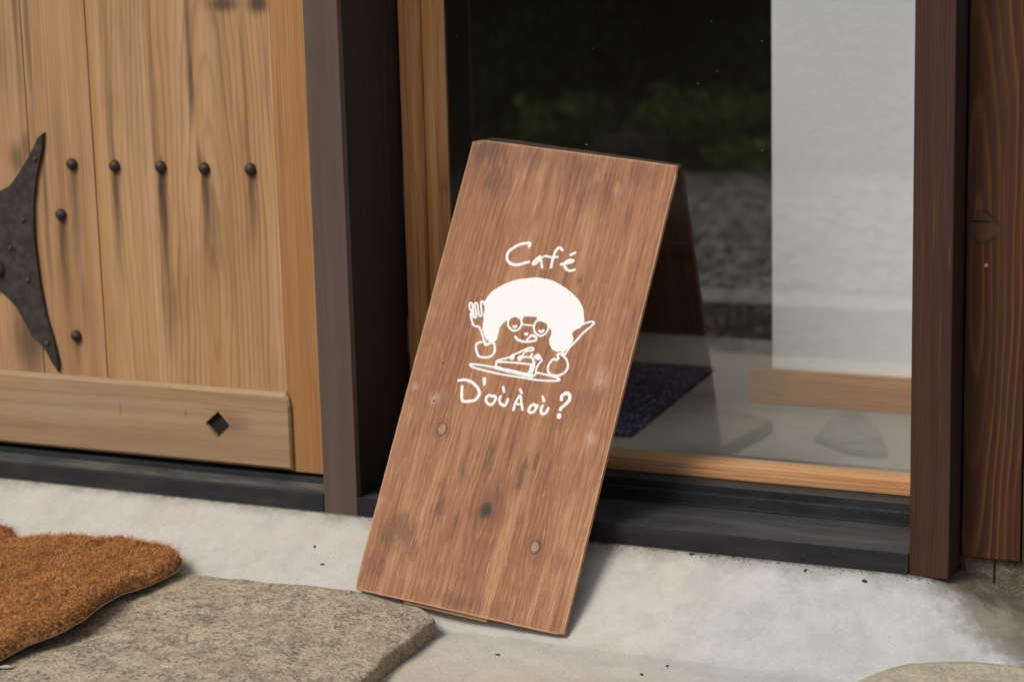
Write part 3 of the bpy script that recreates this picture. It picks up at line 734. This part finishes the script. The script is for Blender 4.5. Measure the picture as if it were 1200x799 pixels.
# painted strokes: (name, [(width, [(u, v), ...]), ...]) in metres on the board
PAINT_STROKES = [
 ('letter_c', [(.0058, [(.169, .7441), (.1689, .7514), (.1595, .7503), (.147, .7451), (.1368, .7366), (.1291, .7278), (.1281, .7161), (.1341, .707), (.1447, .7025), (.1568, .7036), (.1678, .7086), (.1775, .7129)])]),
 ('letter_a', [(.0052, [(.1975, .7274), (.1921, .722), (.1868, .7128), (.1893, .7093), (.1943, .7139), (.1987, .723), (.1992, .7269), (.2027, .7182), (.2081, .7053)])]),
 ('letter_f', [(.0052, [(.2407, .7472), (.2348, .7521), (.2295, .749), (.2261, .7386), (.2256, .7233), (.2266, .7082)]), (.0045, [(.2046, .7269), (.2083, .7305), (.2193, .7296), (.2355, .7321)])]),
 ('letter_e', [(.0052, [(.2454, .7179), (.2537, .7215), (.2636, .7245), (.2692, .7292), (.2621, .73), (.2544, .7246), (.2534, .7169), (.259, .7101), (.268, .7077), (.2762, .7113)])]),
 ('acute_accent', [(.0052, [(.2602, .74), (.2684, .7465)])]),
 ('letter_d', [(.0058, [(.097, .4477), (.1107, .4514), (.1268, .4488), (.1412, .4398), (.1479, .4309), (.1471, .4214), (.1409, .4136), (.1295, .4096), (.118, .4085), (.1132, .4168), (.1106, .4271), (.1083, .4375)])]),
 ('apostrophe', [(.0068, [(.1499, .4608), (.153, .4513)]), (.0036, [(.1525, .4519), (.1524, .4472)])]),
 ('letter_o', [(.0053, [(.171, .4303), (.1655, .4253), (.1654, .418), (.1712, .4123), (.1784, .4112), (.183, .417), (.1846, .4253), (.1816, .4295), (.1743, .4282)])]),
 ('letter_u', [(.0053, [(.1935, .4316), (.1926, .4247), (.1975, .4169), (.2065, .4145), (.2096, .4204), (.2099, .4284)])]),
 ('grave_accent', [(.0049, [(.1932, .4509), (.1984, .4411)])]),
 ('letter_a', [(.0049, [(.2271, .4085), (.2275, .4231), (.2307, .4363), (.2343, .4383), (.2399, .4253), (.2457, .4124)]), (.0042, [(.2299, .4216), (.2391, .4232)])]),
 ('grave_accent', [(.0049, [(.2294, .4521), (.2354, .4452)])]),
 ('letter_o', [(.0052, [(.2658, .4279), (.2598, .4222), (.258, .414), (.2617, .4104), (.2687, .4122), (.2721, .4198), (.2734, .426), (.2678, .4256)])]),
 ('letter_u', [(.0052, [(.2842, .4279), (.2826, .421), (.2853, .4135), (.2899, .4117), (.2953, .4166), (.297, .4255)])]),
 ('grave_accent', [(.0052, [(.2794, .4456), (.2848, .4372)])]),
 ('question_mark', [(.0065, [(.3192, .4459), (.3176, .4523), (.3214, .4582), (.3273, .4612), (.333, .4576), (.3347, .4487), (.3293, .4385), (.3233, .4308), (.3219, .426)]), (.0084, [(.322, .4155), (.3234, .4111)])]),
 ('fork', [(.0039, [(.0929, .5804), (.0845, .5927), (.0796, .5975), (.0763, .6066), (.0783, .6096), (.0828, .6062), (.0871, .5959), (.0945, .582), (.0986, .5827), (.0939, .5943), (.0875, .607), (.0891, .6114), (.0939, .608), (.0993, .5951), (.1039, .5863), (.108, .5869), (.1061, .5962), (.1018, .6065), (.0998, .6158), (.1043, .6152), (.1084, .6103)]), (.0039, [(.0839, .5872), (.0889, .577), (.0942, .5683), (.0924, .5686), (.1004, .5635), (.1101, .5624), (.1203, .5495), (.1273, .538), (.1346, .532)])]),
 ('fork_hand', [(.0045, [(.1238, .5338), (.115, .5287), (.1148, .5214), (.1184, .513), (.1267, .5035), (.1371, .5031), (.1492, .5064), (.1559, .5157), (.1544, .5262), (.1506, .5346), (.1439, .5353), (.1371, .5297), (.1335, .5291), (.1283, .5345)]), (.0039, [(.136, .5467), (.1438, .5389), (.1504, .5418)]), (.0036, [(.1312, .5441), (.1416, .5368)])]),
 ('glasses', [(.0041, [(.1794, .5982), (.1699, .5921), (.1678, .5809), (.1725, .5726), (.1842, .5673), (.1938, .5725), (.1967, .5838), (.1917, .5939), (.1794, .5982)]), (.0041, [(.2346, .5981), (.225, .593), (.2242, .5811), (.2291, .5711), (.2415, .5659), (.2508, .572), (.254, .5842), (.2485, .5941), (.2346, .5981)]), (.0036, [(.1992, .5828), (.211, .5834), (.2227, .5845)])]),
 ('eye', [(.0052, [(.1813, .5762), (.1848, .575), (.1872, .5777)])]),
 ('eye', [(.0052, [(.2369, .576), (.242, .5741), (.2451, .5782)])]),
 ('mouth', [(.0049, [(.1906, .5557), (.1979, .5506), (.2113, .5487), (.2252, .5516), (.2351, .5559), (.2346, .5608), (.2255, .5642), (.2209, .5607), (.2164, .5537)]), (.0058, [(.2096, .5652), (.214, .5646)])]),
 ('cake', [(.0042, [(.1902, .5121), (.1787, .5069), (.1666, .5004), (.1671, .4888)]), (.0039, [(.1671, .4987), (.1875, .5016), (.2162, .5043), (.2396, .5056)]), (.0071, [(.1675, .4871), (.1884, .4853), (.2106, .4846), (.233, .4831), (.2476, .4829)]), (.0039, [(.2181, .5172), (.233, .5197), (.241, .5139), (.2425, .5016), (.244, .4859)]), (.0039, [(.2355, .5273), (.2343, .5217), (.2419, .514), (.2454, .5057), (.2453, .4914)]), (.0036, [(.2445, .4842), (.2524, .4855), (.2513, .4996), (.2546, .5108), (.2584, .5168), (.2544, .5215)]), (.0058, [(.2422, .523), (.2486, .5196), (.2522, .5229), (.2465, .5273)]), (.0049, [(.2389, .5028), (.2396, .4922), (.236, .4854)])]),
 ('cherry', [(.0113, [(.1947, .5132), (.1964, .5135)])]),
 ('cherry', [(.0113, [(.2117, .5143), (.2132, .5142)])]),
 ('cherry_stalk', [(.0042, [(.1959, .5179), (.2099, .5274), (.2238, .537), (.2314, .5391), (.2347, .537), (.2337, .5341), (.2251, .5318), (.2188, .528), (.2163, .5204)])]),
 ('plate', [(.0041, [(.1658, .4868), (.1398, .4868), (.1142, .4852), (.1151, .4817), (.1214, .4792), (.15, .4769), (.1837, .4755), (.213, .4761), (.2385, .4764), (.2566, .4765), (.2779, .4784), (.3021, .4826), (.303, .4862), (.2895, .4892), (.271, .4905), (.2545, .4912)])]),
 ('knife', [(.0042, [(.3021, .5367), (.3084, .5538), (.3187, .5698), (.327, .5855), (.3392, .6009), (.3441, .6097), (.3365, .6111), (.3208, .6023), (.3092, .5915)]), (.0036, [(.296, .5392), (.3026, .535)])]),
 ('knife_hand', [(.0045, [(.2912, .5268), (.2875, .5236), (.2804, .5232), (.2747, .5107), (.2757, .5002), (.2832, .4926), (.2994, .4927), (.3114, .5019), (.3145, .5139), (.3083, .5271), (.2994, .5336), (.2913, .5367), (.2874, .5342), (.2914, .526)])]),
]
AFRO = [(.1069, .6183), (.1104, .6285), (.1159, .639), (.1268, .6504), (.1384, .6591), (.1527, .6682), (.1678, .6747), (.1866, .6797), (.1957, .682), (.2063, .6837), (.2203, .6835), (.2342, .683), (.2492, .6785), (.2692, .6707), (.2851, .6623), (.3002, .6519), (.3095, .6425), (.3161, .6328), (.3212, .6174), (.3249, .6073), (.3192, .5952), (.3098, .5897), (.3053, .5827), (.3066, .5776), (.311, .573), (.3113, .5668), (.3067, .5535), (.3029, .5475), (.2978, .5395), (.2919, .5412), (.2832, .5398), (.2734, .5426), (.2654, .552), (.262, .5613), (.2633, .5731), (.2623, .5802), (.2544, .586), (.2463, .5955), (.2365, .5979), (.2258, .5967), (.225, .5996), (.2241, .6031), (.2081, .601), (.1975, .5993), (.1961, .591), (.1894, .5953), (.1794, .5982), (.1712, .5942), (.1676, .5872), (.1643, .5858), (.157, .5782), (.1535, .5677), (.1542, .5551), (.154, .5424), (.1496, .5381), (.1415, .5404), (.1326, .5389), (.1257, .5468), (.1188, .5584), (.1162, .5707), (.1151, .5814), (.1113, .5881), (.1124, .5972), (.1084, .6103)]


def spline(pts, closed=False, sub=6):
    if len(pts) < 3: 
        return [Vector(pts[0]).lerp(Vector(pts[-1]), i/4) for i in range(5)]
    P = [Vector(p) for p in pts]; P = [P[0]*2-P[1]]+P+[P[-1]*2-P[-2]]
    o = []
    for i in range(1, len(P)-2):
        for j in range(sub):
            t = j/sub; a, b_, c, d = P[i-1], P[i], P[i+1], P[i+2]
            o.append(.5*((2*b_)+(c-a)*t+(2*a-5*b_+4*c-d)*t*t+(3*b_-a-3*c+d)*t**3))
    o.append(P[-2]); return o
def stroke(bm, pts, wd, zt, seed):
    """one brush stroke: a low rounded ridge of paint with round ends"""
    L = spline(pts); n = len(L); K = 7
    # end caps
    d0 = (L[0]-L[1]).normalized(); d1 = (L[-1]-L[-2]).normalized()
    r = wd/2
    seq = [(L[0]+d0*r*.75, .35), (L[0]+d0*r*.45, .8)]+[(p, 1) for p in L]+[(L[-1]+d1*r*.45, .8), (L[-1]+d1*r*.75, .35)]
    rows = []
    for i, (p, k) in enumerate(seq):
        a = seq[max(0, i-1)][0]; b_ = seq[min(len(seq)-1, i+1)][0]; d = (b_-a)
        if d.length < 1e-9: d = d0
        d.normalize(); nn = Vector((-d.y, d.x)); rr = r*k*(1+.20*fbm(p.x*260, p.y*260, seed))
        row = []
        for j in range(K):
            t = math.pi*j/(K-1)
            q = p+nn*rr*math.cos(t)
            row.append(bm.verts.new((q.x, q.y, zt*math.sin(t)-.0001)))
        rows.append(row)
    for a, b_ in zip(rows[:-1], rows[1:]):
        for j in range(K-1): bm.faces.new((a[j], a[j+1], b_[j+1], b_[j]))
    bm.faces.new(rows[0][::-1]); bm.faces.new(rows[-1])
for k, (nm, strokes) in enumerate(PAINT_STROKES):
    bm = bmesh.new()
    for i, (wd, pts) in enumerate(strokes): stroke(bm, pts, wd*1.13, .00045+.00003*((k+i) % 5), k*1.3+i)
    bobj(nm, bm, M['paint'], sb, True)
af = prism('hair', AFRO, .00035, -.0002, M['paint'], sb, 0, 'XY')

# ------------------------------------------------------------------ coir doormat
MATO = [(-3.40, 3.47), (-3.1, 3.505), (-2.95, 3.500), (-2.86, 3.475), (-2.80, 3.450), (-2.74, 3.455), (-2.665, 3.462), (-2.555, 3.462), (-2.475, 3.450), (-2.43, 3.432), (-2.378, 3.402), (-2.350, 3.345), (-2.355, 3.255),
        (-2.366, 3.175), (-2.345, 3.090), (-2.318, 2.995), (-2.322, 2.925), (-2.350, 2.86), (-2.352, 2.789), (-2.36, 2.6), (-3.40, 2.58)]
MP = np.array(MATO)
def dist_edge(x, y):
    a = MP; b_ = np.roll(MP, -1, 0); d = b_-a; p = np.array((x, y))
    t = np.clip(((p-a)*d).sum(1)/(d*d).sum(1), 0, 1)
    return float(np.sqrt((((a+d*t[:, None])-p)**2).sum(1)).min())
def mat_base(x, y):          # underside: edges curl up off the slab
    r = .004+.016*smooth(-2.62, -2.36, x)*(.75+.5*math.sin(y*13.))
    r -= .006*smooth(-2.6, -2.8, x)
    return .112+r
def mat_top(x, y, e):
    t = .005+.026*math.sqrt(max(0., 1-(1-min(1., e/.030))**2))
    z = mat_base(x, y)+t+(.016*fbm(x*8, y*6, 9.)+.006*fbm(x*22, y*22, 2.))*min(1, e/.03)-.006
    z -= .020*math.exp(-((x+2.80+(3.5-y)*.35)/.035)**2)*smooth(3.1, 3.45, y)
    return z
dm = root('doormat', 'shaggy orange brown coir doormat with wavy edge on the granite slab', 'doormat', (-2.8, 3.0, .11))
pts = [Vector(p) for p in MATO]; dense = []
for i in range(len(pts)):
    a, b_ = pts[i], pts[(i+1) % len(pts)]; k = max(1, int((b_-a).length/.01))
    for j in range(k): dense.append(a.lerp(b_, j/k))
for _ in range(4): dense = [(dense[i-1]+dense[i]*2+dense[(i+1) % len(dense)])/4 for i in range(len(dense))]
MP = np.array([(p.x, p.y) for p in dense]); cM = Vector((-2.87, 3.05)); m = len(dense); V = []; F = []
for p in dense: V.append((p.x, p.y, mat_base(p.x, p.y)))
K = 60
for k in range(K):
    s = 1-(k/K)**1.25
    for p in dense:
        q = cM.lerp(p, s); e = dist_edge(q.x, q.y) if k else 0
        V.append((q.x, q.y, mat_top(q.x, q.y, e)))
for k in range(K):
    for i in range(m): F.append((k*m+i, k*m+(i+1) % m, (k+1)*m+(i+1) % m, (k+1)*m+i))
F.append(tuple(range(K*m, (K+1)*m)))
under(pyd('coir_pad', V, F, M['coir_base'], None, True), dm)
V = []; F = []
for i, p in enumerate(dense):
    q = cM.lerp(p, 1.002); z = mat_base(p.x, p.y)
    V += [(q.x, q.y, z+.0005), (q.x, q.y, z-.0022-.0012*fbm(q.x*30, q.y*30)), (cM.lerp(p, .97).x, cM.lerp(p, .97).y, z-.005)]
for i in range(m):
    j = (i+1) % m; F += [(3*i, 3*j, 3*j+1, 3*i+1), (3*i+1, 3*j+1, 3*j+2, 3*i+2)]
under(pyd('backing_edge', V, F, M['backing'], None, True), dm)
# fibres
N = 75000
fv = []; cnt = 0
poly = [(p.x, p.y) for p in dense]
cand = rng.uniform((-3.12, 2.62), (-2.31, 3.56), (int(N*1.6), 2))
roots = []
gx_ = np.linspace(-3.15, -2.3, 171); gy_ = np.linspace(2.6, 3.58, 197)
H = np.full((171, 197), np.nan)
GX, GY = np.meshgrid(gx_, gy_, indexing='ij'); INS = np.zeros(GX.shape, bool)
for i in range(len(poly)):
    (xa, ya), (xb, yb) = poly[i-1], poly[i]
    if ya != yb: INS ^= ((ya > GY) != (yb > GY)) & (GX < (xb-xa)*(GY-ya)/(yb-ya)+xa)
for i, xx in enumerate(gx_):
    for j, yy in enumerate(gy_):
        if INS[i, j]: H[i, j] = mat_top(xx, yy, dist_edge(xx, yy))
ii = np.clip(((cand[:, 0]+3.15)/.005).round().astype(int), 0, 170); jj = np.clip(((cand[:, 1]-2.6)/.005).round().astype(int), 0, 196)
hz = H[ii, jj]; ok = ~np.isnan(hz); cand = cand[ok][:N]; hz = hz[ok][:N]; N = len(cand)
# clumped directions
ang = np.array([fbm(x*22, y*22, 4.)*7 for x, y in cand])+rng.normal(0, 1.1, N)
ln = rng.uniform(.006, .019, N); el = rng.uniform(.05, .95, N)**1.3
dirx, diry = np.cos(ang), np.sin(ang)
bend = rng.normal(0, .6, N)
P0 = np.stack([cand[:, 0], cand[:, 1], hz-.002], 1)
w_ = rng.uniform(.00025, .0005, N)
def seg(t):
    a = ang+bend*t
    hh = np.sin(t*math.pi*.75)*el*ln*.8
    return P0+np.stack([np.cos(a)*ln*t, np.sin(a)*ln*t, hh], 1)
pts3 = [seg(t) for t in (0, .35, .7, 1.)]
side = np.stack([-diry, dirx, rng.uniform(-.6, .6, N)], 1); side /= np.linalg.norm(side, axis=1)[:, None]
vv = []
for k, p in enumerate(pts3):
    q = (1, 1, .8, .3)[k]
    vv += [p-side*(w_*q)[:, None], p+side*(w_*q)[:, None]]
VV = np.stack(vv, 1).reshape(-1, 3)
b0 = np.arange(N)*8
FF = np.concatenate([np.stack([b0+2*k, b0+2*k+1, b0+2*k+3, b0+2*k+2], 1) for k in range(3)])
o = npmesh('coir_fibres', VV, FF, M['coir']); under(o, dm); o['kind'] = 'stuff'

# ------------------------------------------------------------------ small bits on the concrete
def lump(name, x, y, z, a, b_, c, mat, label, cat, rz=0., group=None):
    bm = bmesh.new(); bmesh.ops.create_icosphere(bm, subdivisions=2, radius=1)
    for v in bm.verts:
        k = 1+.6*fbm(v.co.x*1.3+x*9, v.co.y*1.3, v.co.z*1.3); v.co = Vector((v.co.x*a*k+.4*b_*v.co.y, v.co.y*b_*(k-.25*v.co.x), v.co.z*c*k))
    o = bobj(name, bm, mat, None, True); o.location = (x, y, z); o.rotation_euler = (0, 0, rz); tag(o, label, cat, group); return o
husk = NB('seed_husk').bsdf((.035, .026, .022), .7)
lump('seed_husk', -2.1289, 3.5101, 0.1509, 0.0045, 0.0026, 0.002, husk, 'small dark seed husk lying on the pale concrete left of the sign', 'husk', 1.5)
lump('seed_husk', -2.0893, 3.4712, 0.1285, 0.0025, 0.0045, 0.002, husk, 'dark husk just below the other one on the concrete left of the sign', 'husk', 1.9)
lump('dirt_crumb', -1.3470, 3.5942, 0.1929, 0.006, 0.002, 0.002, husk, 'dark crumb of dirt against the window sill, left of the other crumbs', 'dirt crumb', 0.1)
lump('dirt_crumb', -1.1209, 3.5869, 0.1874, 0.005, 0.002, 0.002, husk, 'dark crumb of dirt beneath the middle of the sill', 'dirt crumb', 1.3)
lump('dirt_crumb', -1.0068, 3.5790, 0.1816, 0.005, 0.003, 0.003, husk, 'dark crumb of dirt near the right post foot', 'dirt crumb', 2.8)
lump('pebble', -1.6297, 3.3188, 0.0471, 0.004, 0.003, 0.002, husk, 'tiny dark pebble on the sandy concrete below the sign', 'pebble', 2.7)
lump('pebble', -1.3421, 3.3183, 0.0469, 0.004, 0.003, 0.002, husk, 'tiny dark pebble at the bottom edge of the picture', 'pebble', 2.2)
lump('pebble', -1.3153, 3.3762, 0.0470, 0.003, 0.003, 0.002, husk, 'tiny dark pebble right of the one at the bottom edge', 'pebble', 1.3)
lump('pebble', -1.5312, 3.3466, 0.0472, 0.003, 0.003, 0.002, M['kerb'], 'tiny pale pebble below the sign corner', 'pebble', 2.4)
lump('pebble', -2.3395, 2.7890, .109, .016, .007, .003, M['kerb'], 'flat pale grey pebble on the granite slab below the coir mat', 'pebble', .3)

def grains(name, n, fx, size, mat, label, cat, seed):
    g = np.random.default_rng(seed); V = []; F = []
    for k in range(n):
        x, y, z = fx(g); s_ = size*g.uniform(.5, 1.5); b0_ = len(V)
        for (a, b_, c_) in ((1, 0, 0), (-1, 0, 0), (0, 1, 0), (0, -1, 0), (0, 0, 1), (0, 0, -1)):
            V.append((x+a*s_*g.uniform(.6, 1.4), y+b_*s_*g.uniform(.6, 1.4), z+c_*s_*.6))
        F += [(b0_+i, b0_+j, b0_+k_) for i, j, k_ in ((0, 2, 4), (2, 1, 4), (1, 3, 4), (3, 0, 4), (2, 0, 5), (1, 2, 5), (3, 1, 5), (0, 3, 5))]
    return tag(pyd(name, V, F, mat), label, cat, None, 'stuff')
def f1(g):
    x = g.uniform(-2.07, -.88); y = 3.5985-abs(g.normal(0, .006)); return x, y, apron_z(x, y)+.0005
grains('sill_dirt', 420, f1, .0012, husk, 'dark crumbs of dirt gathered where the sill meets the concrete', 'dirt', 31)
b = NB('garden_gravel_stone'); gg = b.n('ShaderNodeNewGeometry'); b.coords()
M['stone_bits'] = b.bsdf(b.mix(gg.outputs['Random Per Island'], (.34, .32, .28), (.80, .76, .69)), .9)
def f3(g):
    x, y = g.uniform(-5.6, -1.4), g.uniform(-3.3, .33); return x, y, .012+max(0, .05*fbm(x*3, y*3))
grains('gravel_stones', 6500, f3, .030, M['stone_bits'], 'loose pale gravel stones of the yard, mirrored in the window', 'gravel', 33)
def f4(g): return g.uniform(-3.6, -1.2), g.uniform(.68, 1.52), .016
grains('paving_stones', 1500, f4, .016, M['paving'], 'dark little cobbles between the kerb and the doorstep', 'cobbles', 34)
def f2(g):
    x = g.uniform(-3.0, -.7); y = g.uniform(3.0, 3.59); return x, y, apron_z(x, y)+.0003
grains('grit', 700, f2, .0008, M['foundation'], 'fine grit scattered over the pale concrete', 'grit', 32)

# ------------------------------------------------------------------ garden behind the camera, mirrored in the glass
def leaves(name, n, centre, rad, size, mat, par=None, flat=1., seed=0):
    g = np.random.default_rng(seed)
    d = g.normal(size=(n, 3)); d /= np.linalg.norm(d, axis=1)[:, None]
    r_ = g.uniform(.35, 1., n)**.6
    lump_ = np.array([1+.75*noise.noise(Vector(q)*2.6+Vector((seed, 0, 0))) for q in d])
    C = np.array(centre)+d*np.array(rad)*(r_*lump_)[:, None]; C[:, 2] = np.maximum(C[:, 2], .03)
    a = g.normal(size=(n, 3)); a /= np.linalg.norm(a, axis=1)[:, None]
    b_ = np.cross(a, g.normal(size=(n, 3))); b_ /= np.linalg.norm(b_, axis=1)[:, None]
    s = (size*g.uniform(.6, 1.3, n))[:, None]
    V = np.stack([C-a*s, C+b_*s*.4, C+a*s, C-b_*s*.4], 1).reshape(-1, 3)
    k = np.arange(n)*4
    return npmesh(name, V, np.stack([k, k+1, k+2, k+3], 1), mat, par)
shr = [(-8.6, -5.3, 1.1, 1.3, 0, 'broad dark shrub at the left of the bank'), (-6.9, -6.0, 1.2, 1.6, 0, 'tall dark shrub behind the pale rock'), (-5.2, -5.6, 1.0, 1.4, 0, 'round dark evergreen bush in the middle of the bank'),
       (-3.6, -5.9, 1.0, 1.5, 0, 'dark bush right of the round evergreen'), (-2.2, -5.3, .9, 1.2, 0, 'small dark bush near the white wall reflection'), (-.6, -5.8, 1.1, 1.5, 0, 'dark bush at the right end of the bank'),
       (-4.25, -4.0, .55, .16, 1, 'low bright green bush at the foot of the bank'), (-5.15, -3.9, .30, .18, 1, 'small light green bush beside the pale rock'), (-3.75, -3.65, .45, .11, 1, 'small yellow green bush at the gravel edge')]
for i, (x, y, r_, h_, br, lb) in enumerate(shr):
    s_ = root('shrub', lb+', mirrored in the window', 'shrub', (x, y, bank_z(x, y)), 'shrubs on the garden bank')
    o = leaves('foliage', 650 if br else 4500, (x, y, bank_z(x, y)+h_*.75), (r_, r_, h_), .05 if br else .06, M['leaf2'] if br else M['leaf'], seed=i+1); under(o, s_)
    bm = bmesh.new(); bmesh.ops.create_cone(bm, segments=8, radius1=.05, radius2=.02, depth=h_, cap_ends=True); bmesh.ops.translate(bm, verts=bm.verts, vec=(x, y, bank_z(x, y)+h_/2-.05))
    under(bobj('stem', bm, M['soil']), s_)
g = np.random.default_rng(5); n = 14000
gxy = g.uniform((-10, -5.2), (2, -3.25), (n, 2)); gz_ = np.array([bank_z(x, y) for x, y in gxy])
a = g.uniform(0, 6.28, n); hh = g.uniform(.03, .09, n); dx = np.stack([np.cos(a), np.sin(a), 0*a], 1)*.008
B = np.stack([gxy[:, 0], gxy[:, 1], gz_], 1); T = B+np.stack([np.sin(a)*.03, np.cos(a)*.03, hh], 1)
V = np.stack([B-dx, B+dx, T], 1).reshape(-1, 3); k = np.arange(n)*3
tag(npmesh('grass', V, np.stack([k, k+1, k+2], 1), M['grass']), 'short grass along the foot of the garden bank, mirrored in the window', 'grass', None, 'stuff')
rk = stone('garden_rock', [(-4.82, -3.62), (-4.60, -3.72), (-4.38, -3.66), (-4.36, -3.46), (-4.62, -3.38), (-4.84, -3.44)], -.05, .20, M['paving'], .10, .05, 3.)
tag(rk, 'pale garden rock among the shrubs, mirrored in the dark glass', 'rock')
